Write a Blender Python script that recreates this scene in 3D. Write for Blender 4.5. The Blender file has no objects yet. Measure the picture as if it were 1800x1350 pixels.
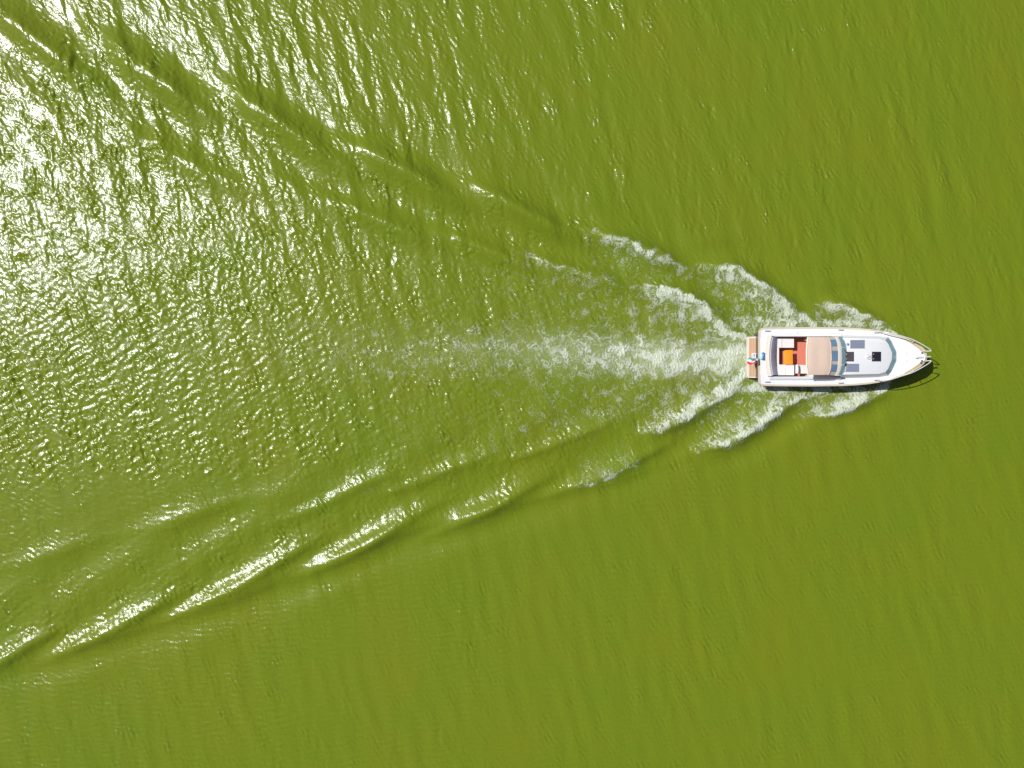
import bpy, bmesh, math, random
import numpy as np
from mathutils import Vector, Matrix

random.seed(5)
scene = bpy.context.scene
COL = scene.collection

# ------------------------------------------------------------------ camera
ALT = 45.0                      # drone altitude above the lake, looking straight down
cam_d = bpy.data.cameras.new('camera')
cam_d.sensor_width = 36.0
cam_d.lens = 27.0               # 60 m x 45 m of water in frame
cam_d.clip_start = 0.5
cam_d.clip_end = 12000.0
cam = bpy.data.objects.new('camera', cam_d)
cam.location = (0, 0, ALT)
cam.rotation_euler = (0, 0, 0)
COL.objects.link(cam)
scene.camera = cam

# ------------------------------------------------------------------ light
SUN_ZEN = math.radians(38.5)
SUN_AZ = math.radians(180 - 21.5)         # angle of the sun's bearing from +X, counter-clockwise
SDIR = Vector((math.cos(SUN_AZ) * math.sin(SUN_ZEN), math.sin(SUN_AZ) * math.sin(SUN_ZEN), math.cos(SUN_ZEN)))
world = bpy.data.worlds.new('World')
scene.world = world
world.use_nodes = True
wn = world.node_tree
bg = wn.nodes['Background']
sky = wn.nodes.new('ShaderNodeTexSky')
sky.sky_type = 'NISHITA'
sky.sun_disc = False
sky.sun_elevation = math.pi / 2 - SUN_ZEN
sky.sun_rotation = math.pi / 2 - SUN_AZ   # rotation 0 is +Y, growing clockwise
sky.air_density = 1.0
sky.dust_density = 3.0
sky.ozone_density = 1.0
wn.links.new(sky.outputs['Color'], bg.inputs['Color'])
bg.inputs['Strength'].default_value = 0.052
sun_d = bpy.data.lights.new('sun', 'SUN')
sun_d.energy = 4.5
sun_d.angle = math.radians(0.53)
sun_d.color = (1.0, 0.992, 0.975)
sun = bpy.data.objects.new('sun', sun_d)
sun.rotation_euler = SDIR.to_track_quat('Z', 'Y').to_euler()
sun.location = (-40, 15, 60)
COL.objects.link(sun)

vs = scene.view_settings
scene.display_settings.display_device = 'sRGB'
vs.view_transform = 'Standard'
vs.look = 'None'
vs.exposure = 0.0
vs.gamma = 1.0
vs.use_curve_mapping = False

# ------------------------------------------------------------------ maths helpers
rng = np.random.default_rng(11)


def smooth(a, b, x):
    t = np.clip((x - a) / (b - a), 0, 1)
    return t * t * (3 - 2 * t)


def P(px, py):
    """photograph pixel -> metres on the water plane"""
    return (px - 900) / 30.0, (675 - py) / 30.0


def up2(a):
    for ax in (0, 1):
        a = np.moveaxis(a, ax, 0)
        n = a.shape[0]
        p = np.concatenate([a[:1], a, a[-1:]])
        mid = (-p[:-3] + 9 * p[1:-2] + 9 * p[2:-1] - p[3:]) / 16
        o = np.empty((2 * n - 1,) + a.shape[1:])
        o[0::2] = a
        o[1::2] = mid
        a = np.moveaxis(o, 0, ax)
    return a


def bilinear(A, fx, fy):
    fx = np.clip(fx, 0, A.shape[1] - 1.001)
    fy = np.clip(fy, 0, A.shape[0] - 1.001)
    i = fx.astype(int)
    j = fy.astype(int)
    u = fx - i
    v = fy - j
    return (A[j, i] * (1 - u) + A[j, i + 1] * u) * (1 - v) + (A[j + 1, i] * (1 - u) + A[j + 1, i + 1] * u) * v


def spectral(ny, nx, dx, lmin, lmax, power, direction=None, spread=0.5, seed=0):
    """random sea with wavelengths lmin..lmax, unit rms slope"""
    r = np.random.default_rng(seed)
    kx = np.fft.fftfreq(nx, dx) * 2 * math.pi
    ky = np.fft.fftfreq(ny, dx) * 2 * math.pi
    KX, KY = np.meshgrid(kx, ky)
    K = np.hypot(KX, KY)
    K[0, 0] = 1e9
    lam = 2 * math.pi / K
    S = K ** (-power / 2) * smooth(lmin * 0.8, lmin * 1.2, lam) * (1 - smooth(lmax * 0.8, lmax * 1.3, lam))
    if direction is not None:
        a = np.arctan2(KY, KX) - direction
        a = np.arctan2(np.sin(2 * a), np.cos(2 * a)) / 2
        S = S * np.exp(-0.5 * (a / spread) ** 2)
    F = S * np.exp(2j * math.pi * r.random((ny, nx)))
    z = np.fft.ifft2(F).real
    gy, gx = np.gradient(z, dx)
    return z / math.sqrt((gx ** 2 + gy ** 2).mean())


def catmull(pts, n=8):
    p = [np.array(q, float) for q in pts]
    p = [2 * p[0] - p[1]] + p + [2 * p[-1] - p[-2]]
    out = []
    for i in range(1, len(p) - 2):
        for k in range(n):
            t = k / n
            a, b, c, d = p[i - 1:i + 3]
            out.append(0.5 * (2 * b + (c - a) * t + (2 * a - 5 * b + 4 * c - d) * t * t + (3 * b - a - 3 * c + d) * t ** 3))
    out.append(p[-2])
    return np.array(out)


def poly_dist(X, Y, pts):
    """signed distance to a polyline (positive on its left), and position 0..1 along it"""
    best = np.full(X.shape, 1e9)
    sg = np.zeros(X.shape)
    al = np.zeros(X.shape)
    seg = np.hypot(*(pts[1:] - pts[:-1]).T)
    cum = np.concatenate([[0], np.cumsum(seg)])
    for (a, b, l, c0) in zip(pts[:-1], pts[1:], seg, cum[:-1]):
        ux, uy = (b - a) / max(l, 1e-9)
        rx, ry = X - a[0], Y - a[1]
        t = np.clip(rx * ux + ry * uy, 0, l)
        ex, ey = rx - t * ux, ry - t * uy
        d = ex * ex + ey * ey
        m = d < best
        best = np.where(m, d, best)
        sg = np.where(m, np.where(ux * ry - uy * rx >= 0, 1.0, -1.0), sg)
        al = np.where(m, (c0 + t) / cum[-1], al)
    return sg * np.sqrt(best), al


# ------------------------------------------------------------------ lake surface
DX = 0.055
NX, NY = 1201, 921
gx0, gy0 = -(NX - 1) / 2 * DX, -(NY - 1) / 2 * DX
xs = gx0 + np.arange(NX) * DX
ys = gy0 + np.arange(NY) * DX
GX, GY = np.meshgrid(xs, ys)


def kelvin(X, Y, sx, sy, tilt, lam0, thc, thw, phase, off, n=240):
    """ship wave pattern: sum of plane waves that stand still in the boat's frame"""
    k0 = 2 * math.pi / lam0
    c, s_ = math.cos(tilt), math.sin(tilt)
    d = -((X - sx) * c + (Y - sy) * s_)
    s = np.abs(-(X - sx) * s_ + (Y - sy) * c) - off
    th = np.linspace(-1.2, 1.2, n)
    A = np.exp(-((np.abs(th) - thc) / thw) ** 2)
    z = np.zeros_like(d)
    dd = np.maximum(d, 0)
    for t, a in zip(th, A):
        if a > 0.01:
            z += a * np.sin(k0 / math.cos(t) ** 2 * (dd * math.cos(t) + s * math.sin(t)) + phase)
    z *= th[1] - th[0]
    return z * smooth(0.0, 3.0, d) * (1 - smooth(0.36, 0.46, s / (d + 2.0)))


# crests of the wake as measured on the water: (pixels, height, width, inner side)
LOW, UPP = 1, -1
CRESTS = [
    ([(-90, 1198), (0, 1164), (60, 1128), (140, 1086)], 0.138, 0.70, LOW),
    ([(10, 1190), (100, 1152), (195, 1108), (290, 1056), (385, 1006)], 0.143, 0.72, LOW),
    ([(245, 1110), (345, 1064), (430, 1024), (520, 970), (615, 920)], 0.147, 0.72, LOW),
    ([(475, 1037), (570, 996), (640, 962), (705, 920), (800, 868)], 0.138, 0.68, LOW),
    ([(720, 956), (810, 919), (860, 897), (912, 866), (1000, 820)], 0.133, 0.64, LOW),
    ([(930, 882), (1020, 849), (1085, 826), (1130, 802), (1215, 762)], 0.129, 0.60, LOW),
    ([(440, 938), (545, 897), (591, 875), (640, 850), (730, 815)], 0.097, 0.66, LOW),
    ([(220, 952), (338, 907), (395, 884), (490, 852)], 0.046, 0.70, LOW),
    ([(-60, 1018), (62, 982), (110, 966), (220, 930)], 0.039, 0.75, LOW),
    ([(640, 880), (730, 850), (803, 820), (890, 790)], 0.101, 0.62, LOW),
    ([(860, 820), (947, 792), (985, 776), (1040, 755), (1110, 728)], 0.101, 0.58, LOW),
    ([(560, 228), (640, 262), (690, 287), (733, 312), (785, 345), (860, 382)], 0.185, 0.92, UPP),
    ([(770, 300), (840, 328), (900, 360), (950, 388), (1000, 413), (1070, 446)], 0.179, 0.87, UPP),
    ([(980, 388), (1050, 410), (1120, 434), (1193, 467), (1260, 500)], 0.179, 0.80, UPP),
    ([(540, 335), (633, 373), (680, 394), (730, 416), (800, 444)], 0.135, 0.84, UPP),
    ([(730, 392), (807, 418), (850, 436), (893, 455), (960, 482)], 0.140, 0.80, UPP),
    ([(890, 436), (955, 456), (1010, 477), (1083, 502), (1150, 528)], 0.140, 0.76, UPP),
    ([(-90, -45), (0, 22), (75, 78), (145, 132), (225, 190)], 0.217, 1.03, UPP),
    ([(130, 25), (213, 88), (267, 130), (325, 175), (420, 240)], 0.217, 1.03, UPP),
    ([(340, 110), (430, 170), (480, 208), (533, 246), (590, 284), (680, 335)], 0.198, 0.96, UPP),
    ([(150, 190), (280, 262), (400, 318), (520, 352)], 0.103, 0.97, UPP),
    # the faint continuous ridges that tie the crests of each arm together
    ([(-120, 1215), (0, 1172), (350, 1072), (700, 936), (1050, 850), (1240, 792), (1400, 735)], 0.080, 0.75, LOW),
    ([(-120, 1030), (62, 984), (400, 888), (800, 820), (1110, 762), (1250, 715)], 0.022, 0.7, LOW),
    ([(-120, -70), (0, 10), (210, 118), (430, 190), (650, 280), (880, 362), (1100, 428), (1240, 474), (1400, 550)], 0.085, 1.25, UPP),
    ([(300, 250), (560, 346), (850, 442), (1110, 503), (1280, 575)], 0.060, 1.15, UPP),
    # bow and stern waves beside the hull
    ([(1580, 690), (1540, 697), (1490, 718), (1430, 735)], 0.16, 0.6, LOW),
    ([(1450, 684), (1425, 694), (1380, 716), (1330, 750), (1285, 776), (1230, 790), (1190, 800)], 0.20, 0.7, LOW),
    ([(1320, 664), (1285, 690), (1250, 708), (1200, 738), (1150, 757), (1100, 766)], 0.18, 0.7, LOW),
    ([(1570, 572), (1530, 556), (1480, 537), (1430, 526)], 0.15, 0.6, UPP),
    ([(1430, 568), (1395, 543), (1330, 497), (1290, 474), (1235, 465), (1190, 455)], 0.20, 0.7, UPP),
    ([(1320, 594), (1290, 583), (1250, 547), (1210, 522), (1150, 503), (1100, 496)], 0.18, 0.7, UPP),
]


def wake_height(X, Y):
    z = np.zeros_like(X)
    for pts, amp, wid, side in CRESTS:
        w = catmull([P(*q) for q in pts], 5)
        x0, y0 = w.min(0) - 4.5
        x1, y1 = w.max(0) + 4.5
        m = (X > x0) & (X < x1) & (Y > y0) & (Y < y1)
        d, a = poly_dist(X[m], Y[m], w)
        # lines run left to right for the lower arm (inside = left of travel) or are mirrored
        first_left = w[0][0] < w[-1][0]
        sgn = 1.0 if first_left else -1.0
        d = d * sgn * (1 if side == LOW else -1)          # positive towards the wake's axis
        env = smooth(0.0, 0.40, a) * smooth(0.0, 0.40, 1 - a)
        wid = wid * (0.75 + 0.3 * env)
        over = np.exp(-(np.maximum(np.abs(d) - 3.5, 0)) ** 2)
        prof = np.exp(-(d / np.where(d > 0, 0.62 * wid, 0.50 * wid)) ** 2) \
            - 0.46 * np.exp(-((d + 1.40 * wid) / (0.85 * wid)) ** 2) - 0.22 * np.exp(-((d - 1.8 * wid) / (0.9 * wid)) ** 2)
        z[m] += (1.20 if side == LOW else 1.42) * amp * env * prof * over
    return z


TILT = -math.radians(1.2)
half = (NY + 1) // 2, (NX + 1) // 2
CX, CY = GX[::2, ::2], GY[::2, ::2]
zk = 0.16 * kelvin(CX, CY, *P(1570, 627), TILT, 6.8, 0.70, 0.28, 1.0, 1.2) \
    + 0.12 * kelvin(CX, CY, *P(1345, 622), TILT, 6.8, 0.70, 0.28, 1.0, 0.6)
zk = up2(zk) + wake_height(GX, GY)

# where the water is rough: inside the wake and up-left it is choppy, lower right nearly calm
PX = GX * 30 + 900
PY = 675 - GY * 30
low_arm = 650 + (1560 - PX) * 0.33                     # just outside the lower wake arm
below = smooth(-30, 60, PY - low_arm)
inner_low = smooth(0, 70, PY - (800 - np.clip(PX - 300, -300, 900) * 0.02)) * (1 - smooth(700, 1100, PX))
upp_arm = 600 - (1560 - PX) * 0.385
inner_low = inner_low * (1 - 0.45 * smooth(-150, -60, PY - low_arm))
inside = smooth(-30, 40, PY - upp_arm) * (1 - below) * (1 - smooth(1500, 1600, PX))
west = 1 - smooth(100, 1300, PX)
big = spectral(NY, NX, DX, 4.0, 14.0, 3.0, None, 1, 91)
big = big / big.std()
WDIR = math.atan2(0.30, 1.0)
rA = spectral(NY, NX, DX, 0.85, 1.9, 4.0, WDIR, 0.26, 1)
rB = spectral(NY, NX, DX, 0.20, 0.8, 4.0, WDIR, 0.45, 2)
rC = spectral(NY, NX, DX, 0.125, 0.34, 4.0, WDIR + 0.55, 0.45, 3)
rI = spectral(NY, NX, DX, 0.14, 0.60, 4.0, None, 1, 4)
rJ = spectral(NY, NX, DX, 0.22, 0.75, 4.0, math.atan2(0.87, -0.5), 0.40, 61)
calm = np.clip(1 - 0.62 * below - 0.62 * inner_low, 0.3, 1)
gust = 1 + 0.16 * big
n1 = spectral(NY, NX, DX, 0.8, 4.0, 2.5, WDIR, 0.6, 31)
n2 = spectral(NY, NX, DX, 0.8, 3.0, 2.5, None, 1, 32)
pA = np.clip(np.exp(0.50 * n1 / n1.std()), 0.2, 2.6)      # ripples come in groups
pB = np.clip(np.exp(0.55 * n2 / n2.std()), 0.2, 3.6)
zA = 0.056 * rA * (0.88 + 0.5 * west) * np.clip(1 - 0.12 * below - 0.5 * inner_low, 0.3, 1)
mid = smooth(0, 120, PY - (upp_arm + 90 + (1560 - PX) * 0.09)) * inside          # broken chop between the arms
zA = zA * (1 - 0.35 * mid) * (1 - 0.22 * below)
zA = zA + 2.2 * zA * zA                                   # peaked crests, flat troughs
rS = spectral(NY, NX, DX, 0.125, 0.26, 3.5, WDIR + 0.2, 0.5, 41)
crest = rA / rA.std() + 0.7 * n2 / n2.std()
spark = smooth(1.7, 3.0, crest) * (1 - 0.95 * below) * (1 - 0.8 * inner_low) * (1 - 0.5 * inside)   # steep little wrinkles on some crests
rH = spectral(NY, NX, DX, 0.13, 0.45, 3.6, math.atan2(1.0, 0.25), 0.45, 51)
zr = (zA + 0.060 * rH * (below + inner_low * 0.6) + 0.34 * rS * spark
      + 0.060 * rB * calm * (0.70 + 0.72 * west) * pA * (1 - 0.3 * mid)
      + 0.092 * rC * np.clip(1 - 0.15 * below - 0.40 * inner_low, 0.3, 1) * (1.15 + 0.15 * west) * pB
      + 0.075 * rJ * inside * smooth(40, 130, PY - 440) * (1 - 0.8 * inner_low) * west * pA
      + 0.078 * rI * inside * np.clip(1 - 0.85 * inner_low, 0, 1) * (0.40 + 0.85 * west) * pB) * gust
fade = smooth(0, 2.2, GX - gx0) * smooth(0, 2.2, -gx0 - GX) * smooth(0, 2.2, GY - gy0) * smooth(0, 2.2, -gy0 - GY)
GZ = (zk + zr) * fade


# ------------------------------------------------------------------ foam density (0..1 coverage)
FOAM_EDGES = [
    # pixels along the sharp outer edge, from dense to thin; reach inward (m); density along it; side
    ([(1312, 664), (1285, 690), (1250, 708), (1200, 737), (1160, 752), (1115, 760)], 1.7, [1.0, 1.0, .95, .85, .6, 0.05], LOW),
    ([(1440, 688), (1425, 694), (1380, 717), (1330, 752), (1285, 777), (1230, 789)], 1.5, [.7, .95, 1.0, 1.0, .9, .15], LOW),
    ([(1562, 676), (1540, 694), (1500, 714), (1450, 727), (1405, 735)], 1.5, [1.0, .95, .85, .7, .1], LOW),
    ([(1115, 812), (1085, 832), (1045, 847), (1000, 852)], 0.7, [.2, .45, .5, .05], LOW),
    ([(1562, 578), (1530, 562), (1480, 540), (1430, 534)], 1.4, [1.0, .95, .85, .15], UPP),
    ([(1430, 570), (1395, 544), (1330, 498), (1290, 474), (1228, 468)], 1.5, [.8, .95, 1.0, .95, .25], UPP),
    ([(1316, 594), (1285, 583), (1250, 548), (1210, 523), (1150, 504), (1105, 502)], 1.7, [1.0, 1.0, .95, .95, .85, .1], UPP),
    ([(1210, 475), (1150, 447), (1115, 429), (1085, 425), (1030, 402)], 0.9, [.3, .45, .95, .45, .1], UPP),
    ([(1080, 500), (1010, 478), (950, 455), (900, 440)], 0.7, [.15, .4, .45, .1], UPP),
]


def wob(X, Y):
    r = random.Random(17)
    o = np.zeros_like(X)
    for k in range(9):
        a = r.uniform(0, math.pi)
        lam = r.uniform(0.5, 2.2)
        o += np.sin((X * math.cos(a) + Y * math.sin(a)) * 2 * math.pi / lam + r.uniform(0, 6.3))
    return o / 2.2


def foam_density(X, Y):
    D = np.zeros_like(X)
    core = np.zeros_like(X)
    wb = wob(X, Y)
    px = X * 30 + 900
    py = 675 - Y * 30
    for pts, reach, dens, side in FOAM_EDGES:
        w0 = [P(*q) for q in pts]
        w = catmull(w0, 5)
        d, a = poly_dist(X, Y, w)
        d = d * (-1 if side == LOW else 1)               # the lines run from right to left
        d = d + 0.10 * wb
        amp = np.interp(a, np.linspace(0, 1, len(dens)), dens)
        endcap = smooth(0, 0.02, a) * 1.0
        f = np.where(d > 0, 0.58 * np.exp(-(d / (1.25 * reach))) + 0.42 * np.exp(-(d / (0.30 * reach)) ** 2), np.exp(-(d / 0.16) ** 2))
        f = f * amp * np.where((a <= 0.001) & (np.abs(d) > 0.5), 0.3, 1.0) * np.where((a >= 0.999), np.exp(-(d / 0.5) ** 2), 1.0)
        D = np.maximum(D, f)
    # propeller wash down the middle
    t = np.clip((1322 - px) / 760.0, 0, 1.4)
    ax = 628 - 14 * t + 5 * np.sin(t * 9)
    hw = 31 + 9 * np.sin(np.clip(t * 4, 0, 1.5)) + 14 * t + 5 * wob(X, Y)
    off = np.abs(py - ax) / hw
    pw = np.exp(-off ** 2.6 * 1.3) * np.interp(t, [0, .05, .2, .40, .55, .75, 1.0, 1.4], [1.0, .96, .78, .52, .31, .17, .08, .01])
    pw = pw * (px < 1326)
    D = np.maximum(D, pw)
    core = np.exp(-off ** 2 * 1.6) * np.interp(t, [0, .1, .3, .6, 1.0], [1.0, .85, .5, .22, 0.05]) * (px < 1330)
    # froth that hugs the hull sides
    for (yy, x0, x1) in ((567, 1295, 1425), (682, 1270, 1410), (571, 1425, 1530), (684, 1405, 1535)):
        D = np.maximum(D, 0.80 * np.exp(-((py - yy) / 12.0) ** 2) * smooth(x0 - 30, x0 + 20, px) * (1 - smooth(x1 - 30, x1 + 30, px)))
    # scattered flecks inside the wake
    wedge = smooth(-20, 40, py - (600 - (1400 - px) * 0.30)) * (1 - smooth(-40, 20, py - (640 + (1400 - px) * 0.34)))
    D = np.maximum(D, (0.03 + 0.20 * smooth(800, 1250, px) * (1 - smooth(1310, 1420, px))) * wedge * smooth(420, 700, px) * (1 - smooth(1330, 1440, px)))
    return np.clip(D, 0, 1), core


# ------------------------------------------------------------------ materials
def new_mat(name):
    m = bpy.data.materials.new(name)
    m.use_nodes = True
    nt = m.node_tree
    return m, nt, nt.nodes['Principled BSDF']


def N(nt, kind, **kw):
    n = nt.nodes.new(kind)
    for k, v in kw.items():
        setattr(n, k, v)
    return n


def paint(name, rgb, rough=0.4, var=0.06, scale=3.0, bump=0.0, bscale=60.0, metal=0.0, spec=0.5, coat=0.0):
    m, nt, b = new_mat(name)
    tc = N(nt, 'ShaderNodeTexCoord')
    nz = N(nt, 'ShaderNodeTexNoise')
    nz.inputs['Scale'].default_value = scale
    nz.inputs['Detail'].default_value = 5
    nt.links.new(tc.outputs['Object'], nz.inputs['Vector'])
    mx = N(nt, 'ShaderNodeMix', data_type='RGBA')
    mx.inputs[6].default_value = (*[c * (1 - var) for c in rgb], 1)
    mx.inputs[7].default_value = (*[min(1, c * (1 + var)) for c in rgb], 1)
    nt.links.new(nz.outputs['Fac'], mx.inputs[0])
    nt.links.new(mx.outputs[2], b.inputs['Base Color'])
    b.inputs['Roughness'].default_value = rough
    b.inputs['Metallic'].default_value = metal
    b.inputs['Specular IOR Level'].default_value = spec
    b.inputs['Coat Weight'].default_value = coat
    if bump:
        n2 = N(nt, 'ShaderNodeTexNoise')
        n2.inputs['Scale'].default_value = bscale
        nt.links.new(tc.outputs['Object'], n2.inputs['Vector'])
        bp = N(nt, 'ShaderNodeBump')
        bp.inputs['Strength'].default_value = bump
        bp.inputs['Distance'].default_value = 0.01
        nt.links.new(n2.outputs['Fac'], bp.inputs['Height'])
        nt.links.new(bp.outputs['Normal'], b.inputs['Normal'])
    return m


def wood(name, rgb, dark, along='Y', rough=0.55):
    m, nt, b = new_mat(name)
    tc = N(nt, 'ShaderNodeTexCoord')
    mp = N(nt, 'ShaderNodeMapping')
    mp.inputs['Scale'].default_value = (30, 2.0, 30) if along == 'Y' else (2.0, 30, 30)
    nz = N(nt, 'ShaderNodeTexNoise')
    nz.inputs['Scale'].default_value = 1.6
    nz.inputs['Detail'].default_value = 6
    nt.links.new(tc.outputs['Object'], mp.inputs['Vector'])
    nt.links.new(mp.outputs['Vector'], nz.inputs['Vector'])
    mx = N(nt, 'ShaderNodeMix', data_type='RGBA')
    mx.inputs[6].default_value = (*dark, 1)
    mx.inputs[7].default_value = (*rgb, 1)
    nt.links.new(nz.outputs['Fac'], mx.inputs[0])
    nt.links.new(mx.outputs[2], b.inputs['Base Color'])
    b.inputs['Roughness'].default_value = rough
    return m


M = {}
M['gel'] = paint('white_gelcoat', (0.71, 0.72, 0.735), 0.35, 0.03, 2.0)
M['deck'] = paint('white_deck', (0.71, 0.715, 0.725), 0.6, 0.04, 6.0, 0.15, 120)
M['cream'] = paint('cream_gelcoat', (0.72, 0.66, 0.58), 0.4, 0.04, 3.0)
M['tan'] = paint('tan_strake', (0.55, 0.48, 0.37), 0.5, 0.10, 5.0)
M['trim'] = paint('beige_trim', (0.62, 0.52, 0.45), 0.6, 0.06, 5.0)
M['navy'] = paint('navy_hull', (0.008, 0.012, 0.030), 0.15, 0.1, 2.0, coat=0.5)
M['teak'] = wood('teak', (0.68, 0.46, 0.30), (0.52, 0.33, 0.19), 'Y')
M['capteak'] = wood('pale_teak', (0.62, 0.46, 0.29), (0.50, 0.35, 0.20), 'X')
M['varnish'] = wood('varnished_orange_wood', (0.86, 0.34, 0.035), (0.72, 0.25, 0.02), 'Y', 0.3)
M['carpet'] = paint('red_carpet', (0.62, 0.19, 0.13), 0.9, 0.12, 18.0, 0.3, 200)
M['seat'] = paint('off_white_vinyl', (0.76, 0.71, 0.69), 0.5, 0.03, 4.0, 0.08, 30)
M['lavshade'] = paint('lavender_shade_vinyl', (0.46, 0.46, 0.58), 0.55, 0.06, 5.0, 0.08, 30)  # grey-lavender shade behind the coaming, put into the vinyl colour
M['cloth'] = paint('beige_canvas', (0.60, 0.46, 0.37), 0.9, 0.035, 3.0, 0.15, 160)
M['bench'] = paint('shade_darkened_bench', (0.10, 0.045, 0.03), 0.5, 0.1, 6.0)  # invented dark colour that cuts bounced light and deepens the cockpit shade
M['hem'] = paint('pale_hem', (0.72, 0.62, 0.50), 0.9, 0.04, 6.0)
M['glass'] = paint('teal_tinted_glass', (0.22, 0.35, 0.38), 0.08, 0.15, 1.5, spec=0.6)
M['blueglass'] = paint('blue_clear_vinyl', (0.20, 0.35, 0.54), 0.12, 0.25, 2.2, spec=0.6)
M['solar'] = paint('solar_cells', (0.21, 0.235, 0.31), 0.25, 0.08, 2.5)
M['solarframe'] = paint('solar_edge', (0.30, 0.33, 0.40), 0.4, 0.05, 4.0)
M['hatch'] = paint('smoked_acrylic', (0.022, 0.018, 0.024), 0.12, 0.5, 4.0, spec=0.5)  # blotches in the colour imitate uneven reflections on the dark pane
M['hatchframe'] = paint('dark_hatch_frame', (0.05, 0.048, 0.055), 0.35, 0.1, 4.0)
M['steel'] = paint('stainless_steel', (0.80, 0.81, 0.82), 0.30, 0.04, 8.0, metal=0.35)
M['grey'] = paint('grey_metal', (0.32, 0.33, 0.34), 0.4, 0.08, 8.0, metal=0.3)
M['black'] = paint('black_rubber', (0.02, 0.02, 0.022), 0.5, 0.1, 8.0)
M['blue'] = paint('blue_vinyl', (0.035, 0.16, 0.42), 0.4, 0.08, 6.0)
M['palegrey'] = paint('pale_grey_plastic', (0.48, 0.48, 0.50), 0.4, 0.05, 6.0)
M['red'] = paint('red_cloth', (0.66, 0.03, 0.06), 0.85, 0.08, 8.0)
M['white'] = paint('white_cloth', (0.78, 0.78, 0.78), 0.85, 0.04, 8.0)
M['tealcloth'] = paint('blue_green_cloth', (0.05, 0.33, 0.42), 0.85, 0.08, 8.0)


def water_material():
    m, nt, b = new_mat('algae_green_water')
    tc = N(nt, 'ShaderNodeTexCoord')
    aer = N(nt, 'ShaderNodeAttribute', attribute_name='aeration')
    out = N(nt, 'ShaderNodeAttribute', attribute_name='open_water')
    # patches of denser algae
    n1 = N(nt, 'ShaderNodeTexNoise')
    n1.inputs['Scale'].default_value = 0.16
    n1.inputs['Detail'].default_value = 6
    n1.inputs['Roughness'].default_value = 0.62
    n1.inputs['Distortion'].default_value = 0.6
    nt.links.new(tc.outputs['Object'], n1.inputs['Vector'])
    mr = N(nt, 'ShaderNodeMapRange')
    mr.inputs[1].default_value = 0.35
    mr.inputs[2].default_value = 0.65
    nt.links.new(n1.outputs['Fac'], mr.inputs[0])
    mx = N(nt, 'ShaderNodeMix', data_type='RGBA')
    mx.inputs[6].default_value = (0.129, 0.184, 0.009, 1)
    mx.inputs[7].default_value = (0.148, 0.184, 0.009, 1)
    nt.links.new(mr.outputs[0], mx.inputs[0])
    m2 = N(nt, 'ShaderNodeMix', data_type='RGBA')
    m2.inputs[7].default_value = (0.46, 0.50, 0.30, 1)
    nt.links.new(aer.outputs['Fac'], m2.inputs[0])
    nt.links.new(mx.outputs[2], m2.inputs[6])
    nt.links.new(m2.outputs[2], b.inputs['Base Color'])
    b.inputs['IOR'].default_value = 1.333
    b.inputs['Roughness'].default_value = 0.18
    b.inputs['Coat Weight'].default_value = 0.20          # the broad tail of very small wrinkles
    b.inputs['Coat Roughness'].default_value = 0.40
    b.inputs['Coat IOR'].default_value = 1.333
    # capillary ripples
    mp = N(nt, 'ShaderNodeMapping')
    mp.inputs['Rotation'].default_value = (0, 0, 0.5)
    mp.inputs['Scale'].default_value = (1.0, 0.6, 1.0)
    nt.links.new(tc.outputs['Object'], mp.inputs['Vector'])
    r1 = N(nt, 'ShaderNodeTexNoise')
    r1.inputs['Scale'].default_value = 16.0
    r1.inputs['Detail'].default_value = 3
    nt.links.new(mp.outputs['Vector'], r1.inputs['Vector'])
    b1 = N(nt, 'ShaderNodeBump')
    b1.inputs['Strength'].default_value = 1.0
    b1.inputs['Distance'].default_value = 0.0115
    nt.links.new(r1.outputs['Fac'], b1.inputs['Height'])
    # longer waves beyond the finely modelled water
    r2 = N(nt, 'ShaderNodeTexNoise')
    r2.inputs['Scale'].default_value = 0.9
    r2.inputs['Detail'].default_value = 3
    nt.links.new(mp.outputs['Vector'], r2.inputs['Vector'])
    b2 = N(nt, 'ShaderNodeBump')
    b2.inputs['Distance'].default_value = 0.12
    nt.links.new(out.outputs['Fac'], b2.inputs['Strength'])
    nt.links.new(r2.outputs['Fac'], b2.inputs['Height'])
    nt.links.new(b1.outputs['Normal'], b2.inputs['Normal'])
    nt.links.new(b2.outputs['Normal'], b.inputs['Normal'])
    return m


def foam_material():
    m, nt, b = new_mat('wake_foam')
    a = N(nt, 'ShaderNodeAttribute', attribute_name='cover')
    tc = N(nt, 'ShaderNodeTexCoord')
    nz = N(nt, 'ShaderNodeTexNoise')
    nz.inputs['Scale'].default_value = 14
    nz.inputs['Detail'].default_value = 3
    nt.links.new(tc.outputs['Object'], nz.inputs['Vector'])
    mx = N(nt, 'ShaderNodeMix', data_type='RGBA')
    mx.inputs[6].default_value = (0.47, 0.54, 0.36, 1)
    mx.inputs[7].default_value = (0.70, 0.74, 0.64, 1)
    nt.links.new(nz.outputs['Fac'], mx.inputs[0])
    nt.links.new(mx.outputs[2], b.inputs['Base Color'])
    b.inputs['Roughness'].default_value = 0.55
    tr = N(nt, 'ShaderNodeBsdfTransparent')
    ms = N(nt, 'ShaderNodeMixShader')
    nt.links.new(a.outputs['Fac'], ms.inputs[0])
    nt.links.new(tr.outputs[0], ms.inputs[1])
    nt.links.new(b.outputs[0], ms.inputs[2])
    nt.links.new(ms.outputs[0], nt.nodes['Material Output'].inputs['Surface'])
    return m


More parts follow.
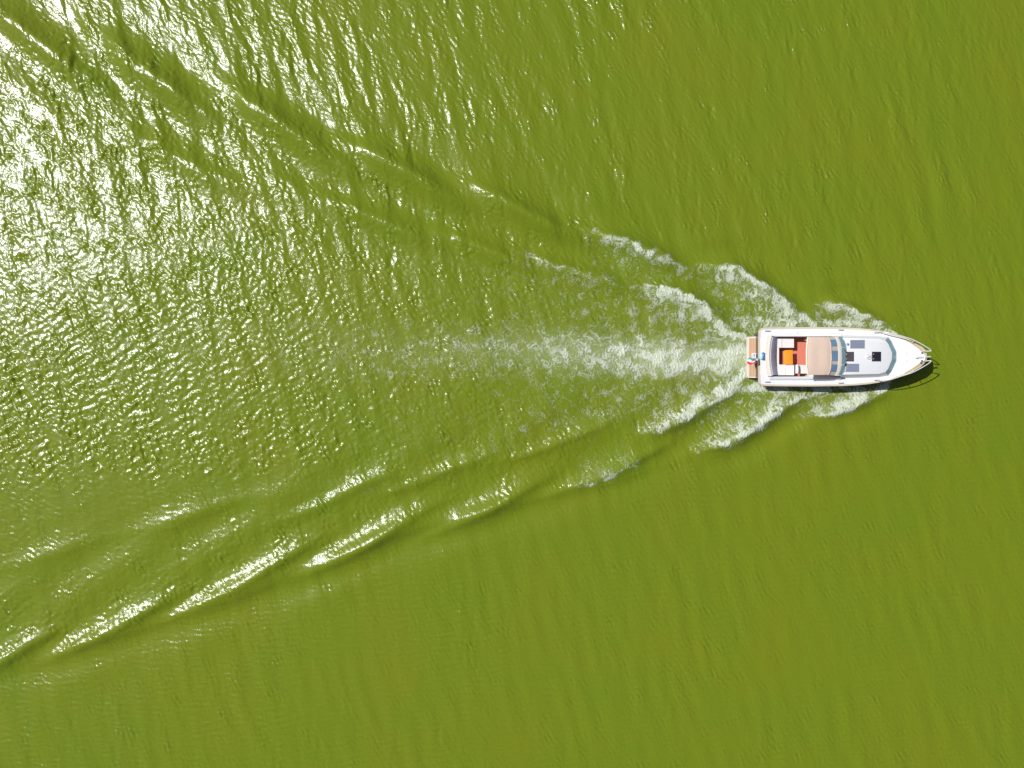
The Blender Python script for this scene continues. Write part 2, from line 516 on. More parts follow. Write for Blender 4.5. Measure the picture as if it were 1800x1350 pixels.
# ------------------------------------------------------------------ build the lake
def mesh_from_arrays(name, V, F, mat):
    me = bpy.data.meshes.new(name)
    me.vertices.add(len(V))
    me.vertices.foreach_set('co', np.ascontiguousarray(V, np.float32).ravel())
    me.loops.add(F.size)
    me.loops.foreach_set('vertex_index', np.ascontiguousarray(F, np.int32).ravel())
    me.polygons.add(len(F))
    me.polygons.foreach_set('loop_start', np.arange(0, F.size, F.shape[1], dtype=np.int32))
    me.polygons.foreach_set('loop_total', np.full(len(F), F.shape[1], np.int32))
    me.polygons.foreach_set('use_smooth', np.ones(len(F), bool))
    me.update(calc_edges=True)
    me.materials.append(mat)
    o = bpy.data.objects.new(name, me)
    COL.objects.link(o)
    return o


def float_attr(o, name, arr):
    at = o.data.attributes.new(name, 'FLOAT', 'POINT')
    at.data.foreach_set('value', np.ascontiguousarray(arr, np.float32).ravel())


idx = np.arange(NX * NY).reshape(NY, NX)
F = np.stack([idx[:-1, :-1], idx[:-1, 1:], idx[1:, 1:], idx[1:, :-1]], -1).reshape(-1, 4)
V = np.stack([GX, GY, GZ], -1).reshape(-1, 3)
# plain lake out to the horizon
ax_, ay_ = -gx0, -gy0
ring = []
for f in (0, 60, 400, 1500, 5000):
    ring.append([(-ax_ - f, -ay_ - f, 0), (ax_ + f, -ay_ - f, 0), (ax_ + f, ay_ + f, 0), (-ax_ - f, ay_ + f, 0)])
RV = np.array(ring, float).reshape(-1, 3)
RF = []
n0 = len(V)
for k in range(4):
    for j in range(4):
        a0, a1 = n0 + k * 4 + j, n0 + k * 4 + (j + 1) % 4
        RF.append((a0, a0 + 4, a1 + 4, a1))
V = np.concatenate([V, RV])
F = np.concatenate([F, np.array(RF)])
water = mesh_from_arrays('water', V, F, water_material())
water['kind'] = 'structure'
Dw, Cw = foam_density(GX, GY)
aer = np.clip(0.62 * Cw ** 1.2 + 0.20 * Dw ** 1.5, 0, 0.75)
float_attr(water, 'aeration', np.concatenate([aer.ravel(), np.zeros(len(RV))]))
float_attr(water, 'open_water', np.concatenate([1 - fade.ravel(), np.ones(len(RV))]))

# ------------------------------------------------------------------ build the foam
FD = 0.035
fx0, fy0 = P(470, 960)
fx1, fy1 = P(1590, 380)
fnx, fny = int((fx1 - fx0) / FD), int((fy1 - fy0) / FD)
FX, FY = np.meshgrid(fx0 + np.arange(fnx) * FD, fy0 + np.arange(fny) * FD)
Df, Cf = foam_density(FX, FY)


def unit(a):
    return (a - a.mean()) / a.std()


w1 = unit(spectral(fny, fnx, FD, 0.4, 1.4, 3.0, None, 1, 21))
w2 = unit(spectral(fny, fnx, FD, 0.5, 1.6, 3.0, None, 1, 22))
base = unit(spectral(fny, fnx, FD, 0.28, 0.9, 2.3, 0.35, 0.7, 23))
fine = unit(spectral(fny, fnx, FD, 0.09, 0.26, 2.2, 0.3, 0.8, 24))
II, JJ = np.meshgrid(np.arange(fnx), np.arange(fny))
sx_, sy_ = II + 5.0 * w1, JJ + 5.0 * w2
lace = -np.abs(bilinear(base, sx_, sy_))
lace2 = -np.abs(bilinear(fine, sx_, sy_))
pat = 0.75 * unit(lace) + 0.75 * unit(lace2) + 0.22 * unit(fine) + 0.30 * w1
rank = np.empty(pat.size)
rank[np.argsort(pat.ravel())] = np.linspace(0, 1, pat.size)
rank = rank.reshape(pat.shape)
clump = np.clip(1 + 0.30 * w2, 0.3, 1.7)
De = np.clip(Df * clump, 0, 1)
cover = smooth(-0.10, 0.14, rank - (1 - De * 1.02)) * smooth(0.01, 0.05, De)
cover *= 0.36 + 0.45 * smooth(0.1, 0.95, De)
hz = bilinear(GZ, (FX - gx0) / DX, (FY - gy0) / DX)
FZ = hz + 0.018 + cover * (0.026 + 0.014 * np.clip(fine, -1, 2)) * (0.4 + De)
keep = cover > 0.03
fi = np.arange(fnx * fny).reshape(fny, fnx)
kq = keep[:-1, :-1] | keep[:-1, 1:] | keep[1:, 1:] | keep[1:, :-1]
FF = np.stack([fi[:-1, :-1], fi[:-1, 1:], fi[1:, 1:], fi[1:, :-1]], -1)[kq]
used = np.zeros(fnx * fny, bool)
used[FF.ravel()] = True
remap = np.cumsum(used) - 1
FV = np.stack([FX, FY, FZ], -1).reshape(-1, 3)[used]
foam = mesh_from_arrays('wake_foam', FV, remap[FF], foam_material())
float_attr(foam, 'cover', cover.ravel()[used])
foam['kind'] = 'stuff'
foam['label'] = 'white lacy foam trailing in the wake behind and beside the motor yacht'
foam['category'] = 'foam'
print('foam faces', len(FF), 'water faces', len(F))

# ==================================================================== MOTOR YACHT
def kz(z):
    return (ALT - z) / (ALT * 30.0)


X0 = (1470 - 900) * kz(0.6)
Y0 = (675 - 627) * kz(1.2)


def lx(px, z):
    return (px - 900) * kz(z) - X0


def ly(py, z):
    return (675 - py) * kz(z) - Y0


def L(px, py, z):
    return Vector((lx(px, z), ly(py, z), z))


def link(name, bm, mat, parent=None, smooth_angle=35, bevel=0.0, seg=2):
    if bevel:
        bmesh.ops.bevel(bm, geom=[e for e in bm.edges if len(e.link_faces) == 2 and e.calc_face_angle(0) > 0.5],
                        offset=bevel, segments=seg, affect='EDGES', profile=0.5)
    bmesh.ops.recalc_face_normals(bm, faces=bm.faces)
    me = bpy.data.meshes.new(name)
    bm.to_mesh(me)
    bm.free()
    me.polygons.foreach_set('use_smooth', [True] * len(me.polygons))
    me.set_sharp_from_angle(angle=math.radians(smooth_angle))
    me.materials.append(mat)
    o = bpy.data.objects.new(name, me)
    COL.objects.link(o)
    if parent is not None:
        o.parent = parent
    return o


def add_prism(bm, low, top):
    a = [bm.verts.new(v) for v in low]
    b = [bm.verts.new(v) for v in top]
    n = len(a)
    bm.faces.new(a[::-1])
    bm.faces.new(b)
    for i in range(n):
        bm.faces.new((a[i], a[(i + 1) % n], b[(i + 1) % n], b[i]))
    return bm


def prism(xy, z0, z1):
    bm = bmesh.new()
    return add_prism(bm, [(x, y, z0) for x, y in xy], [(x, y, z1) for x, y in xy])


def rect(px0, px1, py0, py1, z):
    return [(lx(px0, z), ly(py1, z)), (lx(px1, z), ly(py1, z)), (lx(px1, z), ly(py0, z)), (lx(px0, z), ly(py0, z))]


def rbox(px0, px1, py0, py1, z0, z1):
    """upright block whose top covers these photograph pixels"""
    return prism(rect(px0, px1, py0, py1, z1), z0, z1)


def add_tube(bm, pts, r, seg=8, caps=True):
    pts = [Vector(p) for p in pts]
    rings = []
    for i, p in enumerate(pts):
        a = pts[max(i - 1, 0)]
        b = pts[min(i + 1, len(pts) - 1)]
        t = (b - a).normalized()
        up = Vector((0, 0, 1)) if abs(t.z) < 0.9 else Vector((1, 0, 0))
        u = t.cross(up).normalized()
        v = u.cross(t)
        rr = r[i] if isinstance(r, (list, tuple)) else r
        rings.append([bm.verts.new(p + rr * (math.cos(q) * u + math.sin(q) * v)) for q in [2 * math.pi * k / seg for k in range(seg)]])
    for A, B in zip(rings, rings[1:]):
        for k in range(seg):
            bm.faces.new((A[k], A[(k + 1) % seg], B[(k + 1) % seg], B[k]))
    if caps:
        bm.faces.new(rings[0][::-1])
        bm.faces.new(rings[-1])
    return bm


def tube(pts, r, seg=8):
    return add_tube(bmesh.new(), pts, r, seg)


def grid_bm(rows):
    bm = bmesh.new()
    R = [[bm.verts.new(p) for p in row] for row in rows]
    for A, B in zip(R, R[1:]):
        for k in range(len(A) - 1):
            bm.faces.new((A[k], A[k + 1], B[k + 1], B[k]))
    return bm


def solidify(bm, t):
    bmesh.ops.recalc_face_normals(bm, faces=bm.faces)
    bmesh.ops.solidify(bm, geom=bm.faces[:], thickness=t)
    return bm


yacht = bpy.data.objects.new('motor_yacht', None)
yacht.location = (X0, Y0, 0)
COL.objects.link(yacht)
yacht['label'] = 'white motor yacht with beige canopy and dark hull speeding across green water'
yacht['category'] = 'motor yacht'

# ---- plan of the gunwale: photo pixel along the boat, half breadth in pixels
GW = [(1336, 46.0), (1339, 48.2), (1346, 49.0), (1380, 49.6), (1430, 49.8), (1480, 49.2), (1505, 48.0), (1525, 46.2), (1545, 43.4),
      (1565, 39.2), (1582, 33.8), (1597, 27.8), (1608, 22.0), (1616, 17.6), (1621, 12.6), (1624, 10.0), (1625.6, 8.2), (1626.4, 4.5), (1626.7, 1.2)]
GWX = [g[0] for g in GW]
GWH = [g[1] for g in GW]


def sheer(px):
    t = np.clip((px - 1336) / 290.0, 0, 1)
    return float(1.12 + 0.82 * t ** 2.2)


def gun(px):
    """local x, half breadth, height of the gunwale"""
    z = sheer(px)
    h = float(np.interp(px, GWX, GWH))
    return lx(px, z), h * kz(z), z


ST = sorted(set(GWX + [1354, 1356, 1368, 1400, 1415, 1455, 1470, 1478, 1495, 1515, 1535, 1555, 1574, 1590, 1603, 1612]))


def hull_ring(px):
    x, h, z = gun(px)
    t = (px - 1336) / 290.6
    out = []
    for q in (1.0, 0.86, 0.55, 0.25, 0.0, -0.12, -0.35):
        zz = z * q
        down = 1 - q
        rake = -1.5 * max(0, t) ** 5 * down
        nar = 1 - 0.10 * min(down, 1) - 0.55 * max(0, t) ** 4 * min(down, 1.0)
        if q < 0:
            nar *= 1 + q * 1.6
        out.append((x + rake, h * max(nar, 0.05), zz))
    return out


bm = bmesh.new()
rows = []
for px in ST:
    r = hull_ring(px)
    full = [(x, y, z) for x, y, z in r] + [(r[-1][0], 0, r[-1][2] - 0.15)] + [(x, -y, z) for x, y, z in reversed(r)]
    rows.append([bm.verts.new(v) for v in full])
for A, B in zip(rows, rows[1:]):
    for k in range(len(A) - 1):
        bm.faces.new((A[k], A[k + 1], B[k + 1], B[k]))
bm.faces.new(rows[0])
bm.faces.new(rows[-1][::-1])
link('hull', bm, M['navy'], yacht, 50)

# ---- deck with the cockpit opening
CK0, CK1, CKH = 1356, 1478, 35.5
bm = bmesh.new()


def deck_pt(px, f):
    x, h, z = gun(px)
    return (x, f * (h - 0.01), z + 0.012 + 0.035 * (1 - f * f))


for a, b in zip(ST, ST[1:]):
    if a >= CK0 and b <= CK1:
        fs = []
        for p in (a, b):
            x, h, z = gun(p)
            fs.append(CKH * kz(z) / h)
        for s in (1, -1):
            v = [bm.verts.new(deck_pt(a, s * fs[0])), bm.verts.new(deck_pt(b, s * fs[1])), bm.verts.new(deck_pt(b, s)), bm.verts.new(deck_pt(a, s))]
            bm.faces.new(v if s > 0 else v[::-1])
    else:
        g = np.linspace(-1, 1, 9)
        for f0, f1 in zip(g, g[1:]):
            bm.faces.new([bm.verts.new(deck_pt(a, f0)), bm.verts.new(deck_pt(b, f0)), bm.verts.new(deck_pt(b, f1)), bm.verts.new(deck_pt(a, f1))])
bmesh.ops.remove_doubles(bm, verts=bm.verts, dist=0.0005)
link('deck', bm, M['deck'], yacht, 40)

# ---- rubbing strake round the whole gunwale
bm = bmesh.new()
loop = [gun(p) for p in ST]
loop = [(x, h, z) for x, h, z in loop] + [(x, -h, z) for x, h, z in reversed(loop)]
prof = [(-0.02, 0.03), (0.075, 0.02), (0.09, -0.05), (0.075, -0.12), (-0.02, -0.12)]
cr = []
n = len(loop)
for i, p in enumerate(loop):
    a = Vector(loop[(i - 1) % n])
    b = Vector(loop[(i + 1) % n])
    t = (b - a)
    t.z = 0
    t.normalize()
    nrm = Vector((-t.y, t.x, 0))
    cr.append([bm.verts.new(Vector(p) + nrm * o + Vector((0, 0, dz))) for o, dz in prof])
for i in range(n):
    A, B = cr[i], cr[(i + 1) % n]
    for k in range(len(prof)):
        bm.faces.new((A[k], A[(k + 1) % len(prof)], B[(k + 1) % len(prof)], B[k]))
link('rubbing_strake', bm, M['tan'], yacht, 40)

# ---- pale teak capping round the bow
bm = bmesh.new()
bp = [p for p in np.linspace(1590, 1626.5, 16)]
for s in (1, -1):
    A = []
    for p in bp:
        x, h, z = gun(p)
        w = 0.04 + 0.10 * (p - 1590) / 35
        x2, h2, _ = gun(p - 3.6 * (p - 1590) / 35)
        A.append(((x, s * (h - 0.004), z + 0.03), (x2 - w * 0.5, s * max(h2 - w, 0.0), z + 0.05)))
    for (a, b), (c, d) in zip(A, A[1:]):
        q = [bm.verts.new(v) for v in (a, b, d, c)]
        bm.faces.new(q)
bmesh.ops.remove_doubles(bm, verts=bm.verts, dist=0.002)
bmesh.ops.recalc_face_normals(bm, faces=bm.faces)
for f in bm.faces:
    if f.normal.z < 0:
        f.normal_flip()
link('bow_capping', solidify(bm, 0.03), M['capteak'], yacht, 30)

# ---- swim platform with planks
bm = prism([(lx(a, .34), ly(b, .34)) for a, b in ((1315, 592), (1335, 591), (1335, 664.5), (1315, 664), (1313, 661.5), (1313, 594.5))], 0.24, 0.34)
plat = link('swim_platform', bm, M['cream'], yacht, 35, 0.015)
for k in range(5):
    a = 1316.3 + k * 2.75
    bm = rbox(a, a + 2.45, 594.3, 661.8, 0.341, 0.362)
    link('plank', bm, M['teak'], plat, 35, 0.003, 1)
bm = bmesh.new()
for yy in (621.5, 629.5):
    add_tube(bm, [L(1321.5, yy, 0.41), L(1330, yy, 0.43), L(1333, yy, 0.60)], 0.022, 6)
for xx in (1322.5, 1325.2, 1328):
    add_tube(bm, [L(xx, 621.5, 0.42), L(xx, 629.5, 0.42)], 0.03, 6)
link('boarding_ladder', bm, M['white'], yacht)

# ---- cockpit: liner, sole, coaming
ZS = 0.36                        # cockpit sole
bm = bmesh.new()
ck = [p for p in ST if CK0 <= p <= CK1]
for s in (1, -1):
    A = []
    for p in ck:
        x, h, z = gun(p)
        y = s * CKH * kz(z)
        A.append(((x, y, z + 0.04), (x, y * 0.985, ZS)))
    for (a, b), (c, d) in zip(A, A[1:]):
        bm.faces.new([bm.verts.new(v) for v in (a, b, d, c)])
for p in (ck[0], ck[-1]):
    x, h, z = gun(p)
    y = CKH * kz(z)
    bm.faces.new([bm.verts.new(v) for v in ((x, -y, z + 0.04), (x, y, z + 0.04), (x, y * .985, ZS), (x, -y * .985, ZS))])
link('cockpit_liner', bm, M['bench'], yacht)
x0, _, z0 = gun(CK0)
x1, _, _ = gun(CK1)
yy = CKH * kz(1.2)
link('cockpit_sole', prism([(x0 - .05, -yy), (x1 + .05, -yy), (x1 + .05, yy), (x0 - .05, yy)], ZS - 0.05, ZS), M['carpet'], yacht)

for s in (1, -1):               # low rounded coaming on each side of the cockpit
    rws = []
    for p in np.linspace(1352, 1476, 22):
        x, h, z = gun(p)
        y = CKH * kz(z)
        rise = 0.10 + 0.05 * smooth(1400, 1450, p)
        rws.append([(x, s * (y + 0.19), z + 0.02), (x, s * (y + 0.13), z + rise), (x, s * (y + 0.02), z + rise + 0.02), (x, s * (y - 0.025), z + rise - 0.03), (x, s * (y - 0.025), z - 0.06)])
    link('side_coaming', grid_bm(rws), M['gel'], yacht, 50)

# stern coaming: bowed aft, beige outside, cream on top
def bow_aft(py):
    return -4.5 * (1 - ((py - 625) / 36.0) ** 2)


def band(xz, y0, y1, n=18):
    rws = []
    for py in np.linspace(y0, y1, n):
        rws.append([L(px + bow_aft(py), py, z) for px, z in xz])
    return grid_bm(rws)


zd = sheer(1350)
link('stern_trim', band([(1349.2, zd + .02), (1349.6, zd + .16), (1354.3, zd + .20)], 589.5, 661.5), M['trim'], yacht, 30)
link('stern_coaming', band([(1354.3, zd + .20), (1355.2, zd + .25), (1357.0, zd + .255), (1357.8, zd + .23), (1358.0, zd)], 590, 661), M['cream'], yacht, 50)
link('bench_backrest', band([(1358.2, zd + .19), (1359.5, zd + .21), (1361.5, zd + .14), (1368.4, zd - .20), (1368.4, zd - .5)], 592.5, 659.5), M['lavshade'], yacht, 60)

# ---- benches and cushions
ZB = 0.90
link('bench_base', rbox(1359, 1369, 594, 660, ZS + .001, ZB - .10), M['bench'], yacht, 35, .02)
link('bench_base', rbox(1367, 1395, 595.5, 611, ZS + .001, ZB - .10), M['bench'], yacht, 35, .02)
link('bench_base', rbox(1367, 1395, 641.5, 659, ZS + .001, ZB - .10), M['bench'], yacht, 35, .02)
link('seat_cushion', rbox(1366.4, 1369.4, 611.2, 641, ZB - .10, ZB - .005), M['seat'], yacht, 35, .03, 3)
link('seat_cushion', rbox(1366.6, 1374.4, 595.4, 611.2, ZB - .10, ZB + .02), M['seat'], yacht, 35, .03, 3)
link('seat_cushion', rbox(1375.0, 1395.6, 595.4, 611.2, ZB - .10, ZB), M['seat'], yacht, 35, .03, 3)
link('seat_cushion', rbox(1366.6, 1380.6, 640.8, 659.6, ZB - .10, ZB), M['seat'], yacht, 35, .03, 3)
link('seat_cushion', rbox(1381.0, 1396.0, 641.2, 659.6, ZB - .10, ZB + .006), M['seat'], yacht, 35, .03, 3)

for ya, yb in ((591.7, 598.0), (655.0, 662.4)):
    link('side_locker', rbox(1422, 1474, ya, yb, ZS + .001, 1.24), M['gel'], yacht, 35, .02)

# ---- helm seat, half under the canopy
hs = link('helm_seat', rbox(1399.5, 1424, 641.5, 656.5, 1.02, 1.14), M['seat'], yacht, 40, .05, 3)
bm = grid_bm([[L(1398.2 + 2.2 * math.cos((py - 649) / 9), py, 1.1 + dz) for dz in (0, .2, .38)] for py in np.linspace(641, 656, 7)])
link('backrest', solidify(bm, .09), M['white'], hs, 50)
link('pedestal', tube([L(1412, 649, ZS), L(1412, 649, 1.03)], 0.07, 10), M['grey'], hs)

# ---- bulkhead under the windscreen, with a dash and wheel
link('bulkhead', rbox(1474, 1478, 593, 661, ZS, 1.72), M['gel'], yacht)
dash = link('dashboard', rbox(1462, 1475, 596, 658, 1.30, 1.50), M['cream'], yacht, 35, .03)
bm = bmesh.new()
c = L(1456, 647, 1.35)
add_tube(bm, [c + Vector((0.05 * math.sin(a), 0.19 * math.cos(a), 0.19 * math.sin(a))) for a in np.linspace(0, 2 * math.pi, 21)], 0.014, 6)
add_tube(bm, [c + Vector((0, -.19, 0)), c + Vector((0, .19, 0))], 0.012, 6)
link('steering_wheel', bm, M['black'], dash)

# ---- coachroof: sloping sides and front
ZR, ZD = 1.86, 1.36
top = [(1477, -32.5), (1484, -32.5), (1545, -31.0), (1556, -28.0), (1561, -22), (1567.5, -6), (1568, 6), (1561, 22), (1556, 28.0), (1545, 31.0), (1484, 32.5), (1477, 32.5)]
low = [(1477, -38.0), (1484, -38.0), (1545, -36.8), (1561, -34), (1567, -27), (1576.5, -8), (1576.5, 8), (1567, 27), (1561, 34), (1545, 36.8), (1484, 38.0), (1477, 38.0)]
bm = bmesh.new()
zl = lambda px: sheer(px) + 0.005
A = [Vector((lx(a, zl(a)), b * kz(zl(a)), zl(a))) for a, b in low]
B = [Vector((lx(a, ZR), b * kz(ZR), ZR)) for a, b in top]
va = [bm.verts.new(v) for v in A]
vb = [bm.verts.new(v) for v in B]
n = len(va)
for i in range(n):
    bm.faces.new((va[i], va[(i + 1) % n], vb[(i + 1) % n], vb[i]))
tf = bm.faces.new(vb)
r = bmesh.ops.inset_region(bm, faces=[tf], thickness=0.18)
for v in tf.verts:
    v.co.z += 0.035
roof = link('coachroof', bm, M['gel'], yacht, 28, 0.02, 2)


def on_quad(a0, a1, b0, b1, u0, u1, v0, v1, lift):
    """a strip on the sloping face a0-a1 (foot) / b0-b1 (head)"""
    def q(u, v):
        return a0.lerp(a1, u).lerp(b0.lerp(b1, u), v)
    nrm = (a1 - a0).cross(b0 - a0).normalized()
    if nrm.z < 0:
        nrm = -nrm
    lo = [q(u0, v0), q(u1, v0), q(u1, v1), q(u0, v1)]
    bm = bmesh.new()
    return add_prism(bm, [p + nrm * 0.002 for p in lo], [p + nrm * lift for p in lo])


for i in (3, 4, 5, 6, 7):       # tinted panes along the sloping front
    u0, u1 = (0.0, 1.0)
    link('front_window', on_quad(A[i], A[i + 1], B[i], B[i + 1], u0, u1, 0.05, 0.97, 0.012), M['glass'], roof)
ZT = ZR + 0.036                 # top of the coachroof
def panel(px0, px1, py0, py1):
    o = link('solar_panel', rbox(px0, px1, py0, py1, ZT, ZT + .025), M['solarframe'], yacht, 35, .006, 1)
    nxp, nyp = 4, 2
    for i in range(nxp):
        for j in range(nyp):
            a = px0 + .35 + (px1 - px0 - .7) * i / nxp
            b = px0 + .35 + (px1 - px0 - .7) * (i + 1) / nxp
            c = py0 + .35 + (py1 - py0 - .7) * j / nyp
            d = py0 + .35 + (py1 - py0 - .7) * (j + 1) / nyp
            link('solar_cell', rbox(a + .06, b - .06, c + .06, d - .06, ZT + .026, ZT + .030), M['solar'], o)
    return o


p1 = panel(1494.6, 1520, 597.6, 612.4)
p1['label'] = 'blue grey solar panel on the port side of the coachroof'
p2 = panel(1484.6, 1510, 639.2, 653.6)
p2['label'] = 'blue grey solar panel on the starboard side with a dark corner'
link('junction_box', rbox(1484.8, 1487.6, 639.4, 643.6, ZT + .03, ZT + .06), M['black'], p2)
link('cable', tube([L(1486.5, 643, ZT + .04), L(1487.2, 647, ZT + .04), L(1485.8, 653.5, ZT + .035)], .018, 6), M['hem'], p2)


def hatch(px0, px1, py0, py1, mat, lab, n):
    o = link('roof_hatch', rbox(px0, px1, py0, py1, ZT, ZT + .045), M['hatchframe'], yacht, 35, .015)
    o['label'] = lab
    link('pane', rbox(px0 + 1.0, px1 - .8, py0 + 1.0, py1 - 1.0, ZT + .046, ZT + .056), mat, o, 35, .004, 1)
    for k in range(n):
        yv = py0 + (py1 - py0) * (k + .5) / n
        link('hinge', rbox(px0 + .6 + 1.2, px0 + 3.4, yv - .55, yv + .55, ZT + .057, ZT + .075), M['palegrey'], o)
    return o


M['hatchreflect'] = paint('brown_reflection_acrylic', (0.085, 0.066, 0.075), 0.16, 0.55, 6.0)  # brownish, blotchy reflection put into the pane's colour
hatch(1485.4, 1500.8, 618.4, 635, M['hatchreflect'], 'smoked roof hatch with a painted-in brown reflection just forward of the windscreen', 2)
hatch(1533.2, 1548.6, 618.2, 635, M['hatch'], 'black roof hatch near the front of the coachroof', 2)
# horn / light fitting between the hatches, small blue vent by the panel
bm = prism([(lx(1526.5 + 4.2 * math.cos(a), ZT), ly(627, ZT) + .15 * math.sin(a)) for a in np.linspace(0, 2 * math.pi, 14)[:-1]], ZT, ZT + .05)
hl = link('roof_light', bm, M['palegrey'], yacht, 35, .015)
link('lamp_dome', tube([L(1525.5, 627, ZT + .05), L(1525.5, 627, ZT + .10), L(1525.5, 627, ZT + .13)], [.07, .06, .02], 12), M['white'], hl, 60)
link('bracket', rbox(1527, 1531, 623.6, 625, ZT + .05, ZT + .075), M['white'], hl)
link('bracket', rbox(1527, 1531, 629.2, 630.6, ZT + .05, ZT + .075), M['white'], hl)
vt = link('roof_vent', tube([L(1490, 605, ZT), L(1490, 605, ZT + .05), L(1490, 605, ZT + .07)], [.075, .07, .04], 12), M['solar'], yacht, 60)

# ---- canopy of beige canvas on steel bows
ZC = 2.46
NI, NJ = 17, 23


def canopy_edge(f):
    """aft and forward pixel of the canopy at a breadth fraction f (-1..1)"""
    a = 1418.2 + 2.6 * abs(f) ** 3
    b = 1461.2 - 1.8 * f * f - 4.2 * abs(f) ** 6
    return a, b


wr = random.Random(3)
rws = []
for j in range(NJ):
    f = -1 + 2 * j / (NJ - 1)
    a, b = canopy_edge(f)
    row = []
    for i in range(NI):
        g = i / (NI - 1)
        z = ZC - 0.10 * abs(f) ** 3.0 - 0.04 * (2 * g - 1) ** 4 + 0.009 * math.sin(g * math.pi * 3) * (1 - f * f) + wr.uniform(-.003, .003)
        row.append(Vector((lx(a + (b - a) * g, z), f * 33.2 * kz(z), z)))
    rws.append(row)
top_rows = rws
bm = grid_bm([[p + Vector((0, -math.copysign(.02, r[0].y) if abs(r[0].y) > .9 else 0, -.16)) for p in r] for r in rws[:1]] + rws +
             [[p + Vector((0, -.02, -.16)) for p in r] for r in rws[-1:]])
can = link('canopy', solidify(bm, 0.015), M['cloth'], yacht, 60)
# hem along the aft edge
bm = tube([r[0] + Vector((-.01, 0, .004)) for r in rws], 0.045, 6)
link('hem', bm, M['hem'], can, 60)
bm = tube([r[-1] + Vector((.0, 0, .0)) for r in rws], 0.03, 6)
link('hem', bm, M['cloth'], can, 60)
for g in (0, 8, 16):
    bm = bmesh.new()
    line = [r[g] + Vector((0, 0, -.035)) for r in rws]
    foot_x = lx(1448 if g else 1440, 1.4)
    ends = [Vector((foot_x, -.985, 1.22)), Vector((foot_x, .985, 1.22))]
    add_tube(bm, [ends[0]] + line + [ends[1]], 0.016, 6)
    link('canopy_bow', bm, M['steel'], can, 60)

# ---- front screen: canvas with three clear panes from the canopy down to the windscreen
ZW, ZWB = 2.12, ZR + 0.0
def screen_top(f):
    a, b = canopy_edge(f)
    z = ZC - 0.10 * abs(f) ** 3.0 - 0.04
    return Vector((lx(b, z), f * 33.2 * kz(z), z - .01))


def screen_mid(f):
    px = 1473.6 - 1.5 * f * f - 3.5 * abs(f) ** 5
    return Vector((lx(px, ZW), f * 34.2 * kz(ZW), ZW - 0.10 * f * f))


def glass_top(f):
    px = 1479.6 - 2.0 * f * f - 3.8 * abs(f) ** 5
    return Vector((lx(px, ZW - .04), f * 34.6 * kz(ZW), ZW - .05 - 0.10 * f * f))


def glass_low(f):
    px = 1487.8 - 3.0 * f * f - 5.0 * abs(f) ** 5
    return Vector((lx(px, ZWB), f * 35.6 * kz(ZWB), ZWB + .03 - 0.06 * abs(f) ** 3))


fs = np.linspace(-1, 1, 19)
bm = grid_bm([[screen_top(f), screen_top(f).lerp(screen_mid(f), .5), screen_mid(f)] for f in fs])
scr = link('front_screen', solidify(bm, .012), M['hem'], can, 60)


def pane_bm(fa, fb, lo_fn, hi_fn, v0, v1, lift=.014, n=6):
    rws = []
    for f in np.linspace(fa, fb, n):
        a, b = hi_fn(f), lo_fn(f)
        rws.append([a.lerp(b, v0), a.lerp(b, v1)])
    bm = grid_bm(rws)
    bmesh.ops.recalc_face_normals(bm, faces=bm.faces)
    s = 1 if sum(f.normal.z for f in bm.faces) > 0 else -1
    for v in bm.verts:
        v.co += Vector((lift * .7, 0, lift))
    return solidify(bm, -.008 * s)


for fa, fb in ((-0.80, -0.44), (-0.24, 0.28), (0.52, 0.86)):
    link('clear_pane', pane_bm(fa, fb, screen_mid, screen_top, .10, .86), M['blueglass'], scr, 60)

bm = grid_bm([[screen_mid(f) + Vector((-.02, 0, .012)), screen_mid(f).lerp(glass_top(f), .5) + Vector((0, 0, .03)), glass_top(f) + Vector((.01, 0, .005))] for f in fs])
wf = link('windscreen_frame', solidify(bm, .03), M['cream'], yacht, 60)
for fa, fb in ((-0.97, -0.46), (-0.43, 0.43), (0.46, 0.97)):
    link('windscreen_pane', pane_bm(fa, fb, glass_low, glass_top, .02, .97, .006, 8), M['glass'], wf, 60)
for f in (-.98, -.445, .445, .98):
    link('windscreen_post', tube([glass_top(f) + Vector((.01, 0, .015)), glass_low(f) + Vector((.01, 0, .015))], .022, 6), M['cream'], wf)
for f, g in ((-.35, -.62), (.20, .40)):
    link('wiper', tube([glass_low(f) + Vector((.02, 0, .04)), glass_low(f).lerp(glass_top(g), .55) + Vector((.03, 0, .05))], .016, 6), M['black'], wf)

# ---- pulpit, side rails, anchor roller
def rail(side):
    s = side
    zt = 2.45
    pts = []
    for px, hp, z in ((1543, 43.5, 1.52), (1552, 42.5, 1.90), (1566, 40.0, 2.12), (1585, 35.2, 2.26), (1604, 29.0, 2.36), (1620, 20.8, 2.42), (1632, 13.6, zt),
                      (1635.6, 10.4, zt), (1636.6, 9.4, zt), (1635.6, 8.6, zt - .03), (1626, 8.6, 2.18), (1621.5, 9.2, 1.93)):
        pts.append((lx(px, z), s * hp * kz(z), z))
    p = [np.array(q) for q in pts]
    return [Vector(q) for q in catmull(p, 4)]


